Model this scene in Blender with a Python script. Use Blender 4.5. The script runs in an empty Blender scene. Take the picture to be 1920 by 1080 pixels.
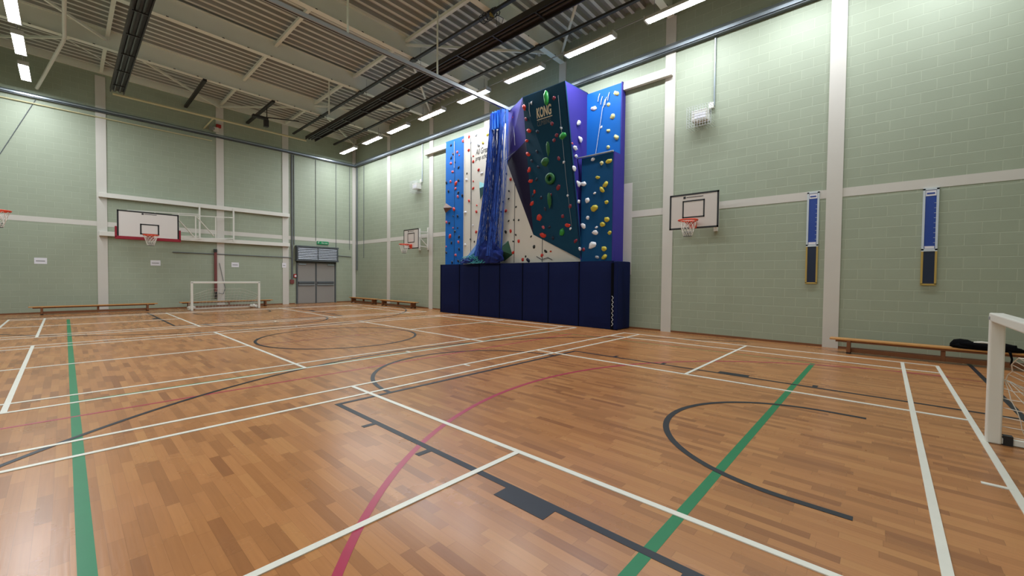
import bpy, bmesh, math, random
from mathutils import Vector, Matrix, noise
random.seed(7)
S = bpy.context.scene
COL = S.collection
PI = math.pi

# ------------------------------------------------------------------ mesh helpers
class MB:
    """collects plain shapes in world coordinates"""
    def __init__(s): s.v = []; s.f = []
    def add(s, vs, fs):
        o = len(s.v); s.v += [tuple(v) for v in vs]; s.f += [tuple(i + o for i in f) for f in fs]; return s
    def box(s, x0, y0, z0, x1, y1, z1):
        x0, x1 = sorted((x0, x1)); y0, y1 = sorted((y0, y1)); z0, z1 = sorted((z0, z1))
        return s.add([(x0,y0,z0),(x1,y0,z0),(x1,y1,z0),(x0,y1,z0),(x0,y0,z1),(x1,y0,z1),(x1,y1,z1),(x0,y1,z1)],
                     [(3,2,1,0),(4,5,6,7),(0,1,5,4),(1,2,6,5),(2,3,7,6),(3,0,4,7)])
    def bar(s, a, b, w, h, up=(0,0,1)):
        a = Vector(a); b = Vector(b); d = (b - a).normalized(); u = Vector(up)
        if abs(d.dot(u)) > .98: u = Vector((0,1,0))
        r = d.cross(u).normalized() * w / 2; u = r.cross(d).normalized() * h / 2
        vs = [p + i * r + j * u for p in (a, b) for i, j in ((-1,-1),(1,-1),(1,1),(-1,1))]
        return s.add(vs, [(0,1,2,3),(7,6,5,4),(1,0,4,5),(2,1,5,6),(3,2,6,7),(0,3,7,4)])
    def tube(s, pts, r, n=6, closed=False, caps=True):
        P = [Vector(p) for p in pts]; m = len(P); vs = []; fs = []; prev = None
        for i, p in enumerate(P):
            if closed: d = P[(i+1) % m] - P[i-1]
            else: d = P[min(i+1, m-1)] - P[max(i-1, 0)]
            d.normalize()
            if prev is None:
                u = Vector((0,0,1)) if abs(d.z) < .9 else Vector((1,0,0))
                a = d.cross(u).normalized()
            else: a = (prev - d * prev.dot(d)).normalized()
            prev = a; b = d.cross(a); rr = r[i] if isinstance(r, (list, tuple)) else r
            vs += [p + rr * (math.cos(2*PI*k/n) * a + math.sin(2*PI*k/n) * b) for k in range(n)]
        for i in range(m if closed else m - 1):
            j = (i + 1) % m
            for k in range(n): fs.append((i*n+k, i*n+(k+1) % n, j*n+(k+1) % n, j*n+k))
        if caps and not closed: fs += [tuple(range(n))[::-1], tuple((m-1)*n + k for k in range(n))]
        return s.add(vs, fs)
    def prism(s, poly, d):
        """polygon (3D points) pushed along vector d"""
        n = len(poly); d = Vector(d); a = [Vector(p) for p in poly]
        vs = a + [p + d for p in a]
        return s.add(vs, [tuple(range(n))[::-1], tuple(range(n, 2*n))] + [(i, (i+1) % n, n+(i+1) % n, n+i) for i in range(n)])
    def shear(s, k):
        s.v = [(x, y, z + k * x) for x, y, z in s.v]; return s

def srgb(h):
    h = h.lstrip('#'); c = [int(h[i:i+2], 16) / 255 for i in (0, 2, 4)]
    return tuple(x / 12.92 if x <= .04045 else ((x + .055) / 1.055) ** 2.4 for x in c)

def origin_of(o):
    v = Vector((0,0,0))
    while o: v += o.location; o = o.parent
    return v

def obj(name, mb, mat, parent=None, bevel=0, smooth=False, label=None):
    me = bpy.data.meshes.new(name); o = bpy.data.objects.new(name, me); COL.objects.link(o)
    off = origin_of(parent) if parent else Vector((0,0,0))
    me.from_pydata([tuple(Vector(v) - off) for v in mb.v], [], mb.f)
    bm = bmesh.new(); bm.from_mesh(me); bmesh.ops.recalc_face_normals(bm, faces=bm.faces)
    bm.to_mesh(me); bm.free()
    me.materials.append(mat)
    if smooth:
        for p in me.polygons: p.use_smooth = True
    if bevel:
        m = o.modifiers.new('edge', 'BEVEL'); m.width = bevel; m.segments = 2; m.limit_method = 'ANGLE'; m.angle_limit = .6
    if parent: o.parent = parent
    if label: o['label'] = label
    return o

def tag(o, label, cat, group=None, kind=None):
    o['label'] = label; o['category'] = cat
    if group: o['group'] = group
    if kind: o['kind'] = kind
    return o

def thing(name, label, cat, loc, group=None, kind=None):
    o = bpy.data.objects.new(name, None); COL.objects.link(o); o.location = loc; o.empty_display_size = .2
    return tag(o, label, cat, group, kind)

def struct(name, mb, mat, parent=None, bevel=0, smooth=False):
    o = obj(name, mb, mat, parent, bevel, smooth)
    if not parent: o['kind'] = 'structure'
    return o

def copy_tree(o, parent=None):
    c = o.copy(); COL.objects.link(c)
    if parent: c.parent = parent; c.matrix_parent_inverse = o.matrix_parent_inverse.copy()
    for ch in list(o.children): copy_tree(ch, c)
    return c

def lettering(name, body, width, height, o, xd, yd, mat, parent, shear=0, bold=0, lift=.004):
    """flat raised lettering; o = lower left corner, xd / yd = reading and up directions"""
    cu = bpy.data.curves.new(name, 'FONT'); cu.body = body; cu.size = 1; cu.shear = shear; cu.extrude = .002; cu.offset = bold
    t = bpy.data.objects.new(name, cu); COL.objects.link(t)
    bpy.context.view_layer.update()
    me = bpy.data.meshes.new_from_object(t.evaluated_get(bpy.context.evaluated_depsgraph_get()))
    COL.objects.unlink(t); bpy.data.objects.remove(t)
    xs = [v.co.x for v in me.vertices]; ys = [v.co.y for v in me.vertices]
    x0, x1, y0, y1 = min(xs), max(xs), min(ys), max(ys)
    xd = Vector(xd).normalized(); yd = Vector(yd).normalized(); nd = xd.cross(yd)
    off = origin_of(parent)
    for v in me.vertices:
        p = Vector(o) + xd * ((v.co.x - x0) / (x1 - x0) * width) + yd * ((v.co.y - y0) / (y1 - y0) * height) + nd * (lift + v.co.z)
        v.co = p - off
    me.materials.clear(); me.materials.append(mat)
    r = bpy.data.objects.new(name, me); COL.objects.link(r); r.parent = parent
    return r

# ------------------------------------------------------------------ materials
def mat(name, hexc, rough=.5, metal=0., var=0., vscale=3., bump=0., bscale=60., spec=.5, emit=None, coat=0.):
    m = bpy.data.materials.new(name); m.use_nodes = True
    nt = m.node_tree; b = nt.nodes['Principled BSDF']; c = srgb(hexc)
    b.inputs['Base Color'].default_value = (*c, 1); b.inputs['Roughness'].default_value = rough
    b.inputs['Metallic'].default_value = metal; b.inputs['Specular IOR Level'].default_value = spec
    b.inputs['Coat Weight'].default_value = coat
    if var or bump:
        tc = nt.nodes.new('ShaderNodeTexCoord')
    if var:
        n = nt.nodes.new('ShaderNodeTexNoise'); n.inputs['Scale'].default_value = vscale; n.inputs['Detail'].default_value = 4
        nt.links.new(tc.outputs['Object'], n.inputs['Vector'])
        mr = nt.nodes.new('ShaderNodeMapRange'); mr.inputs['To Min'].default_value = 1 - var; mr.inputs['To Max'].default_value = 1 + var
        nt.links.new(n.outputs['Fac'], mr.inputs['Value'])
        mx = nt.nodes.new('ShaderNodeVectorMath'); mx.operation = 'SCALE'; mx.inputs[0].default_value = c
        nt.links.new(mr.outputs['Result'], mx.inputs['Scale']); nt.links.new(mx.outputs['Vector'], b.inputs['Base Color'])
    if bump:
        n2 = nt.nodes.new('ShaderNodeTexNoise'); n2.inputs['Scale'].default_value = bscale; n2.inputs['Detail'].default_value = 3
        nt.links.new(tc.outputs['Object'], n2.inputs['Vector'])
        bp = nt.nodes.new('ShaderNodeBump'); bp.inputs['Strength'].default_value = bump; bp.inputs['Distance'].default_value = .01
        nt.links.new(n2.outputs['Fac'], bp.inputs['Height']); nt.links.new(bp.outputs['Normal'], b.inputs['Normal'])
    if emit:
        b.inputs['Emission Color'].default_value = (*srgb(emit[0]), 1); b.inputs['Emission Strength'].default_value = emit[1]
    return m

def block_material(name, axis):
    """painted blockwork: 450 x 225 blocks; axis = which horizontal axis runs along the wall"""
    m = bpy.data.materials.new(name); m.use_nodes = True; nt = m.node_tree; N = nt.nodes; L = nt.links
    b = N['Principled BSDF']; b.inputs['Roughness'].default_value = .55
    tc = N.new('ShaderNodeTexCoord'); sp = N.new('ShaderNodeSeparateXYZ'); cb = N.new('ShaderNodeCombineXYZ')
    L.new(tc.outputs['Object'], sp.inputs[0]); L.new(sp.outputs[axis], cb.inputs['X']); L.new(sp.outputs['Z'], cb.inputs['Y'])
    br = N.new('ShaderNodeTexBrick'); br.inputs['Scale'].default_value = 1
    br.inputs['Brick Width'].default_value = .45; br.inputs['Row Height'].default_value = .225
    br.inputs['Mortar Size'].default_value = .007; br.inputs['Mortar Smooth'].default_value = .4; br.inputs['Bias'].default_value = 0
    br.inputs['Color1'].default_value = (*srgb('#9ca591'), 1); br.inputs['Color2'].default_value = (*srgb('#99a28e'), 1)
    br.inputs['Mortar'].default_value = (*srgb('#a9b29d'), 1)
    L.new(cb.outputs[0], br.inputs['Vector'])
    no = N.new('ShaderNodeTexNoise'); no.inputs['Scale'].default_value = 1.1; no.inputs['Detail'].default_value = 5
    L.new(tc.outputs['Object'], no.inputs['Vector'])
    mr = N.new('ShaderNodeMapRange'); mr.inputs['To Min'].default_value = .93; mr.inputs['To Max'].default_value = 1.07
    L.new(no.outputs['Fac'], mr.inputs['Value'])
    mx = N.new('ShaderNodeVectorMath'); mx.operation = 'SCALE'
    L.new(br.outputs['Color'], mx.inputs[0]); L.new(mr.outputs['Result'], mx.inputs['Scale']); L.new(mx.outputs['Vector'], b.inputs['Base Color'])
    # uneven joints: some struck flush, some raked
    n2 = N.new('ShaderNodeTexNoise'); n2.inputs['Scale'].default_value = .9
    L.new(cb.outputs[0], n2.inputs['Vector'])
    ml = N.new('ShaderNodeMath'); ml.operation = 'MULTIPLY'; L.new(br.outputs['Fac'], ml.inputs[0]); L.new(n2.outputs['Fac'], ml.inputs[1])
    n3 = N.new('ShaderNodeTexNoise'); n3.inputs['Scale'].default_value = 45; n3.inputs['Detail'].default_value = 4
    L.new(tc.outputs['Object'], n3.inputs['Vector'])
    m2 = N.new('ShaderNodeMath'); m2.operation = 'MULTIPLY'; m2.inputs[1].default_value = .12; L.new(n3.outputs['Fac'], m2.inputs[0])
    sb = N.new('ShaderNodeMath'); sb.operation = 'SUBTRACT'; L.new(m2.outputs[0], sb.inputs[0]); L.new(ml.outputs[0], sb.inputs[1])
    bp = N.new('ShaderNodeBump'); bp.inputs['Strength'].default_value = .55; bp.inputs['Distance'].default_value = .008
    L.new(sb.outputs[0], bp.inputs['Height']); L.new(bp.outputs['Normal'], b.inputs['Normal'])
    return m

def floor_material():
    m = bpy.data.materials.new('sprung_hardwood'); m.use_nodes = True; nt = m.node_tree; N = nt.nodes; L = nt.links
    b = N['Principled BSDF']
    tc = N.new('ShaderNodeTexCoord'); sp = N.new('ShaderNodeSeparateXYZ'); L.new(tc.outputs['Object'], sp.inputs[0])
    def math_(op, a, c=None):
        n = N.new('ShaderNodeMath'); n.operation = op
        for i, q in enumerate((a, c)):
            if q is None: continue
            if isinstance(q, (int, float)): n.inputs[i].default_value = q
            else: L.new(q, n.inputs[i])
        return n.outputs[0]
    W = .072
    row = math_('DIVIDE', sp.outputs['X'], W); rid = math_('FLOOR', row); rfr = math_('FRACT', row)
    wn = N.new('ShaderNodeTexWhiteNoise'); wn.noise_dimensions = '1D'; L.new(rid, wn.inputs['W'])
    ys = math_('ADD', math_('DIVIDE', sp.outputs['Y'], .46), math_('MULTIPLY', wn.outputs['Value'], 37.3))
    cid = math_('FLOOR', ys); cfr = math_('FRACT', ys)
    cb = N.new('ShaderNodeCombineXYZ'); L.new(rid, cb.inputs['X']); L.new(cid, cb.inputs['Y'])
    w2 = N.new('ShaderNodeTexWhiteNoise'); w2.noise_dimensions = '2D'; L.new(cb.outputs[0], w2.inputs['Vector'])
    cr = N.new('ShaderNodeValToRGB'); e = cr.color_ramp.elements
    e[0].position = 0; e[0].color = (*srgb('#8f5d39'), 1); e[1].position = 1; e[1].color = (*srgb('#b57f4e'), 1)
    for p, c in ((.08, '#9a673f'), (.35, '#a56f43'), (.75, '#b0784a')):
        q = cr.color_ramp.elements.new(p); q.color = (*srgb(c), 1)
    L.new(w2.outputs['Value'], cr.inputs['Fac'])
    # grain, stretched along the strips
    mp = N.new('ShaderNodeMapping'); mp.inputs['Scale'].default_value = (60, 2.2, 1); L.new(tc.outputs['Object'], mp.inputs['Vector'])
    g = N.new('ShaderNodeTexNoise'); g.inputs['Scale'].default_value = 1; g.inputs['Detail'].default_value = 4; L.new(mp.outputs[0], g.inputs['Vector'])
    n2 = N.new('ShaderNodeTexNoise'); n2.inputs['Scale'].default_value = .35; n2.inputs['Detail'].default_value = 4; L.new(tc.outputs['Object'], n2.inputs['Vector'])
    k = math_('ADD', math_('MULTIPLY', g.outputs['Fac'], .26), math_('MULTIPLY', n2.outputs['Fac'], .2))
    k = math_('ADD', k, .77)
    # hairline joints
    je = math_('LESS_THAN', math_('MINIMUM', rfr, math_('SUBTRACT', 1, rfr)), .016)
    jc = math_('LESS_THAN', math_('MINIMUM', cfr, math_('SUBTRACT', 1, cfr)), .004)
    j = math_('MAXIMUM', je, jc)
    k = math_('MULTIPLY', k, math_('SUBTRACT', 1, math_('MULTIPLY', j, .22)))
    mx = N.new('ShaderNodeVectorMath'); mx.operation = 'SCALE'; L.new(cr.outputs['Color'], mx.inputs[0]); L.new(k, mx.inputs['Scale'])
    L.new(mx.outputs['Vector'], b.inputs['Base Color'])
    # worn lacquer: gloss varies in broad patches
    n4 = N.new('ShaderNodeTexNoise'); n4.inputs['Scale'].default_value = .8; n4.inputs['Detail'].default_value = 6; L.new(tc.outputs['Object'], n4.inputs['Vector'])
    r = math_('ADD', math_('MULTIPLY', n4.outputs['Fac'], .22), .17); L.new(r, b.inputs['Roughness'])
    b.inputs['Specular IOR Level'].default_value = .36
    bp = N.new('ShaderNodeBump'); bp.inputs['Strength'].default_value = .08; bp.inputs['Distance'].default_value = .004
    L.new(math_('ADD', w2.outputs['Value'], g.outputs['Fac']), bp.inputs['Height']); L.new(bp.outputs['Normal'], b.inputs['Normal'])
    return m

M = dict(
    floor=floor_material(), blockX=block_material('sage_blockwork_long', 'X'), blockY=block_material('sage_blockwork_side', 'Y'),
    cream=mat('cream_paint', '#cdc9c1', .5, var=.03), steel=mat('cream_steel', '#e4e6d9', .5, var=.05, vscale=2),
    deck=mat('roof_deck', '#d3d6ce', .6, var=.08, vscale=1.5), deck_dark=mat('roof_deck_trough_shade', '#989a91', .7, var=.08, vscale=1.5), white=mat('white_paint', '#dcdad2', .4), track=mat('net_track_grey', '#b4bbc2', .4, .3),
    galv=mat('galvanised_steel', '#aab4bc', .34, .75, var=.1, vscale=4), black=mat('black_paint', '#262422', .5),
    heater=mat('heater_dark', '#2e2a28', .45, .2), heater_in=mat('heater_reflector', '#3a3735', .35, .4),
    line_white=mat('line_white', '#dfdcd0', .35, var=.05, vscale=9), line_black=mat('line_black', '#1d212b', .4, spec=.3, var=.1, vscale=9),
    line_green=mat('line_green', '#17764a', .4, spec=.3, var=.08, vscale=9), line_red=mat('line_red', '#a62a49', .35, var=.08, vscale=9),
    line_olive=mat('line_green_worn', '#6d7042', .4, var=.1, vscale=9), line_rust=mat('line_red_worn', '#8c4a3a', .4, var=.1, vscale=9),
    lampbody=mat('lamp_body', '#b9b7b2', .5), glow=mat('lamp_diffuser', '#ffffff', .5, emit=('#f3f9ff', 113)),
    navy=mat('navy_vinyl', '#0b1742', .6, spec=.12, var=.06, vscale=2, bump=.25, bscale=3), pad_edge=mat('pad_edge', '#03050e', .8, spec=.1),
    cblue=mat('panel_blue', '#0a62b6', .6, spec=.25, var=.05, vscale=2, bump=.15, bscale=90),
    cteal=mat('panel_deep_teal', '#0d4570', .7, spec=.15, var=.08, vscale=2, bump=.15, bscale=90),
    cdark=mat('panel_dark_navy', '#103e58', .7, spec=.15, var=.08, vscale=2, bump=.15, bscale=90),
    cpurple=mat('panel_purple', '#3a338a', .65, spec=.2, var=.05, vscale=2, bump=.15, bscale=90),
    cpurple_shade=mat('panel_purple_shaded', '#1d1636', .65, spec=.2, var=.05, vscale=2), cwhite=mat('panel_white', '#d9d3c8', .5, var=.03, vscale=2, bump=.1, bscale=90),
    text=mat('text_cream', '#dccfb4', .6), ink=mat('ink_black', '#1b1c22', .6), paper=mat('paper', '#e2e0e6', .7),
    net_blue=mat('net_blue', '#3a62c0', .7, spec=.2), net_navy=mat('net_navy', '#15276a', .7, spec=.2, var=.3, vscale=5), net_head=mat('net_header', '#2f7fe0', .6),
    net_teal=mat('net_teal', '#3f9fb0', .6), net_white=mat('net_white', '#dcd6cc', .6), vol_blue=mat('volume_blue', '#1f5f9f', .5, var=.1),
    vol_green=mat('volume_green', '#2f5c48', .5, var=.1), vol_teal=mat('volume_teal', '#5f9a9c', .5, var=.1), vol_brown=mat('volume_brown', '#6f5648', .5, var=.1),
    board=mat('board_white', '#d8d2cd', .35), board_black=mat('board_black', '#17171a', .45), pad_red=mat('red_padding', '#8c1026', .45),
    orange=mat('rim_orange', '#d8401a', .4), goalwhite=mat('goal_white', '#e0ddd4', .35),
    wood=mat('bench_wood', '#c08a4e', .4, var=.14, vscale=8), wood_dark=mat('bench_wood_dark', '#7a4c2c', .5, var=.14, vscale=8),
    rubber=mat('black_rubber', '#1d1b1a', .7), door=mat('door_grey', '#8f8c88', .45, var=.03), door_dark=mat('door_frame_dark', '#4c5256', .45),
    shutter=mat('shutter_slat', '#b6bac2', .45, .2), sign=mat('sign_green', '#0f8a55', .4), red=mat('red_enamel', '#a32a25', .45),
    redpost=mat('red_post', '#743a38', .6, var=.1), jump_blue=mat('jump_blue', '#1c3f94', .4), jump_dark=mat('jump_dark', '#12203c', .4),
    jump_frame=mat('jump_frame', '#c5cfd6', .4), yellow=mat('jump_yellow', '#b3984f', .45), cloth=mat('black_cloth', '#08080b', .9, spec=.1, bump=.5, bscale=25),
    cage=mat('wire_cage', '#c9ced2', .4, .3), pipe_cream=mat('pipe_cream', '#c9c29c', .5), rope=mat('rope_white', '#cfd2d4', .7), rope_dark=mat('rope_dark', '#2a2f38', .7),
    grey=mat('grey_plastic', '#8b8d8e', .5), cable=mat('cable_grey', '#60666a', .6),
)
HOLD = {k: mat('hold_' + n, c, .45, var=.1, vscale=20) for k, n, c in (
    ('n', 'navy', '#0d1c3c'), ('p', 'pink', '#d0606e'), ('r', 'red', '#cf3527'), ('q', 'maroon', '#7d1f36'), ('g', 'grey', '#a3a4a8'),
    ('y', 'yellow', '#c3b23a'), ('Y', 'pale_yellow', '#cdc78a'), ('k', 'black', '#1c2420'), ('w', 'white', '#e4e4ea'), ('o', 'orange', '#c9502c'),
    ('b', 'blue', '#1c4fc0'), ('G', 'green', '#1c8a34'), ('D', 'dark_green', '#155c28'))}

# ------------------------------------------------------------------ the hall
XL, XR, YN, YB = -2.45, 11.85, -3.3, 23.6
H = 10.1
SL = -.0165                                # fall of the roof towards the right wall
def zbeam(x): return 9.235 + SL * x
floor = struct('floor', MB().box(XL-.2, YN-.2, -.15, XR+.2, YB+.2, 0), M['floor'])
struct('wall_right', MB().box(XR, YN-.2, 0, XR+.2, YB+.2, H), M['blockY'])
struct('wall_back', MB().box(XL-.2, YB, 0, XR, YB+.2, H), M['blockX'])
struct('wall_left', MB().box(XL-.2, YN-.2, 0, XL, YB, H), M['blockY'])
struct('wall_near', MB().box(XL, YN-.2, 0, XR, YN, H), M['blockX'])
# corrugated roof deck, ribs running across the hall
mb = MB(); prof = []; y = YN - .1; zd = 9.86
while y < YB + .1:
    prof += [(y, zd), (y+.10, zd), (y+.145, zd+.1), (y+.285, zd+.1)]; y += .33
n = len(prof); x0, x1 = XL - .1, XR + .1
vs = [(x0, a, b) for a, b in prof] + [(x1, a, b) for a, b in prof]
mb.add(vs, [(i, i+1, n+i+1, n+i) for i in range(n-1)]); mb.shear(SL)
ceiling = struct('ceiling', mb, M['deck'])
ceiling.data.materials.append(M['deck_dark'])          # troughs coloured darker than the ribs: recess shade put into the colour
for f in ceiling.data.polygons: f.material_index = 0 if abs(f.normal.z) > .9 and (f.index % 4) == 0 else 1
obj('roof_sheet', MB().box(XL-.2, YN-.2, H, XR+.2, YB+.2, H+.05), M['deck'], ceiling)

# painted band in the blockwork and flush columns
bz0, bz1 = 3.43, 3.625
k = 1
for mbx in (MB().box(XR-.006, YN, bz0, XR+.01, YB, bz1), MB().box(XL, YB-.006, bz0+.03, XR, YB+.01, bz1+.03), MB().box(XL-.01, YN, bz0, XL+.006, YB, bz1)):
    struct('trim_%d' % k, mbx, M['cream']); k += 1
COLS_Y = [-2.9, .895, 4.7, 8.5, 12.3, 16.08, 19.87]
for yc in COLS_Y:
    struct('trim_%d' % k, MB().box(XR-.03, yc-.145, 0, XR+.02, yc+.145, 9.06), M['cream']); k += 1
    struct('trim_%d' % k, MB().box(XL-.02, yc-.145, 0, XL+.03, yc+.145, 9.28), M['cream']); k += 1
for xc in (1.05, 5.06, 7.94, 11.73):
    w = .15 if xc < 11 else .1
    struct('trim_%d' % k, MB().box(xc-w, YB-.03, 0, xc+w, YB+.02, 9.5), M['cream']); k += 1
struct('trim_%d' % k, MB().box(XL, YB-.1, 9.62, XR, YB+.02, 10.0).shear(SL), M['steel']); k += 1
struct('trim_%d' % k, MB().box(XR-.009, 5.82, 1.66, XR+.01, 6.22, 4.5), M['cream']); k += 1      # whitened blockwork beside the climbing wall
# thin timber strip where the floor meets the walls
struct('baseboard_right', MB().box(XR-.012, YN, 0, XR+.01, YB, .05), M['wood_dark'])
struct('baseboard_back', MB().box(XL, YB-.012, 0, 8.4, YB+.01, .05).box(10.68, YB-.012, 0, XR, YB+.01, .05), M['wood_dark'])

# roof beams, ties and braces
for yc in COLS_Y:
    b = MB(); x0, x1 = XL, XR
    b.box(x0, yc-.1, 9.235, x1, yc+.1, 9.255).box(x0, yc-.008, 9.255, x1, yc+.008, 9.84).box(x0, yc-.1, 9.84, x1, yc+.1, 9.86)
    b.shear(SL)
    ob = struct('roof_beam', b, M['steel'])
    bb = MB()
    for i in range(20):
        xx = x0 + .4 + i * .7
        bb.box(xx-.03, yc-.104, 9.236, xx+.03, yc-.085, 9.262)
    bb.shear(SL)
    obj('bolt_row', bb, M['black'], ob)
ys = COLS_Y + [YB - .05]
for xc in (1.08, 5.1, 7.97):
    for a, c in zip(ys[:-1], ys[1:]):
        z = zbeam(xc) + .48
        struct('roof_tie', MB().bar((xc, a+.02, z), (xc, c-.02, z), .1, .1), M['steel'])
for a, c in (((7.97,12.3),(11.75,8.5)), ((7.97,19.87),(11.75,16.08)), ((7.97,12.3),(11.75,16.08)), ((8.0,19.87),(11.75,23.5)), ((7.97,4.7),(11.75,8.5)),
             ((1.1,19.87),(5.05,23.5)), ((5.1,23.5),(7.97,19.87)), ((1.05,19.87),(-2.4,23.5)), ((-2.4,16.08),(1.05,19.87))):
    za, zc = zbeam(a[0]) + .36, zbeam(c[0]) + .3
    struct('roof_brace', MB().bar((*a, za), (*c, zc), .07, .07), M['steel'])

# ------------------------------------------------------------------ court markings (children of the floor)
LIFT = [0]
def lift():                                # every painted strip lies a hair above the one before it
    LIFT[0] += 1; return LIFT[0] * .00006
def strip(m, x0, y0, x1, y1, z): m.box(min(x0,x1), min(y0,y1), .0002, max(x0,x1), max(y0,y1), z + lift())
def arc(m, cx, cy, r, a0, a1, w, z, n=64):
    vs = []; fs = []; z += lift()
    for i in range(n + 1):
        a = math.radians(a0 + (a1 - a0) * i / n)
        for rr in (r - w/2, r + w/2): vs.append((cx + rr*math.cos(a), cy + rr*math.sin(a), z))
    for i in range(n): fs.append((2*i, 2*i+1, 2*i+3, 2*i+2))
    m.add(vs, fs)
CX = 4.70
w = .025
mw = MB(); zw = .0062
for c in range(3):
    y0 = -.74 + 7.78 * c
    yy = (y0, y0+.46, y0+5.70, y0+6.16)
    for q in yy: strip(mw, -1.26, q-w, 10.69, q+w, zw)
    for q in (-1.24, -.47, 9.88, 10.67): strip(mw, q-w, y0, q+w, y0+6.16, zw)
    for q in (2.67, 6.73): strip(mw, q-w, y0, q+w, y0+6.16, zw)
    for a, d in ((-1.24, 2.67), (6.73, 10.67)): strip(mw, a, y0+3.08-w, d, y0+3.08+w, zw)
    for q in yy[:1] + yy[3:]: strip(mw, CX-.02, q, CX+.02, q + (.16 if q == yy[0] else -.16), zw)
struct('badminton_lines', mw, M['line_white'], floor)
LIFT[0] = 0; mg = MB(); zg = .0008; g = .036
strip(mg, .06-g, .945-g, .06+g, 20.0, zg); strip(mg, .06-g, .945-g, 9.3, .945+g, zg)
strip(mg, .06, 7.105-.022, 9.3, 7.105+.022, zg)
struct('football_lines', mg, M['line_green'], floor)
mo = MB(); strip(mo, 9.36-.03, .98, 9.36+.03, 20.0, zg); struct('football_sideline', mo, M['line_olive'], floor)
mr = MB(); zr_ = .0011
arc(mr, CX, -1.15, 4.94, 4, 176, .055, zr_, 90); strip(mr, -2.3, 6.36-.02, 9.45, 6.36+.02, zr_)
struct('netball_lines', mr, M['line_red'], floor)
m2 = MB(); strip(m2, 9.48, -1.15, 9.53, 6.36, zr_); strip(m2, CX-1.85, 10.12-.025, CX+1.85, 10.12+.025, zr_)
for q in (CX-.42, CX+.42): strip(m2, q-.03, 10.12-.1, q+.03, 10.22, zr_)
struct('netball_worn_lines', m2, M['line_rust'], floor)
LIFT[0] = 0; mk = MB(); zk = .0021; bw = .03
for s, yb in ((1, -1.2), (-1, 21.5)):                     # s = direction into court
    ft = yb + s * 5.98; hoop = yb + s * 1.645
    for q in (2.18, 7.22):
        strip(mk, q-bw, yb, q+bw, ft, zk); o = -1 if q < CX else 1
        for d, l in ((4.1, .1), (5.05, .1), (1.88, .1)):
            strip(mk, q, yb+s*d, q+o*.16, yb+s*(d+.06), zk)
        strip(mk, q, yb+s*2.76, q+o*.16, yb+s*3.2, zk)
    strip(mk, 2.15, ft-bw, 7.25, ft+bw, zk)
    strip(mk, XL+.2, yb-bw, 11.6, yb+bw, zk)
    if s > 0:
        arc(mk, CX, ft, 1.82, 0, 180, .06, zk); arc(mk, CX, hoop, 1.30, 0, 180, .06, zk); arc(mk, CX, hoop, 6.9, 17, 163, .055, zk, 110)
    else:
        arc(mk, CX, ft, 1.82, 180, 360, .06, zk); arc(mk, CX, hoop, 1.30, 180, 360, .06, zk); arc(mk, CX, hoop, 6.9, 197, 343, .055, zk, 110)
    for q in (CX-1.30, CX+1.30): strip(mk, q-bw, hoop-s*.33, q+bw, hoop, zk)
arc(mk, CX, 10.15, 1.84, 0, 360, .06, zk, 90)
struct('basketball_lines', mk, M['line_black'], floor)

# ------------------------------------------------------------------ lights
ORD = 'first second third fourth fifth sixth seventh eighth ninth tenth eleventh twelfth'.split()
LY = [21.75, 19.2, 16.82, 14.28, 11.67, 9.14, 6.6, 4.03, 1.52, -1.0]
def ceiling_light(x, y, label, group):
    t = thing('ceiling_light', label, 'light', (x, y, 8.35), group)
    obj('housing', MB().box(x-.12, y-.8, 8.352, x+.12, y+.8, 8.44), M['lampbody'], t, bevel=.01)
    obj('diffuser', MB().add([(x-.11, y-.78, 8.35), (x+.11, y-.78, 8.35), (x+.11, y+.78, 8.35), (x-.11, y+.78, 8.35)], [(0, 1, 2, 3)]), M['glow'], t)
    for e in (-1, 1): obj('end_cap', MB().box(x-.125, y+e*.8, 8.345, x+.125, y+e*.84, 8.47), M['lampbody'], t)
    for e in (-.6, .6): obj('hanging_chain', MB().tube([(x, y+e, 8.44), (x, y+e, zbeam(x)-.02 if x < 5 else 8.86)], .008), M['grey'], t)
    return t
for i, y in enumerate(LY):
    ceiling_light(10.5, y, 'glowing strip light above the climbing wall side, %s from the far corner' % ORD[i], 'strip lights along the right wall')
    ceiling_light(-.84, y + .1, 'glowing strip light high on the open left side, %s from the back wall' % ORD[i], 'strip lights along the left wall')
for x, nm in ((10.5, 'right'), (-.84, 'left')):
    tag(obj('lighting_conduit', MB().tube([(x, YN+.1, 8.50), (x, YB-.9, 8.50)], .014), M['grey']),
        'thin grey conduit linking the strip lights of the %s row' % nm, 'conduit')

# black trays clipped under the beams
for x, txt in ((8.27, 'long black cable tray under the beams, nearer the hall middle'), (10.45, 'long black cable tray just above the right row of strip lights')):
    t = thing('cable_tray', txt, 'cable tray', (x, 10, 8.9))
    obj('tray', MB().box(x-.05, YN+.1, zbeam(x)-.065, x+.05, YB-.2, zbeam(x)-.002), M['black'], t)
    for yc in COLS_Y: obj('clamp', MB().box(x-.09, yc-.13, zbeam(x)-.07, x+.09, yc+.05, zbeam(x)-.001), M['black'], t)

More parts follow.
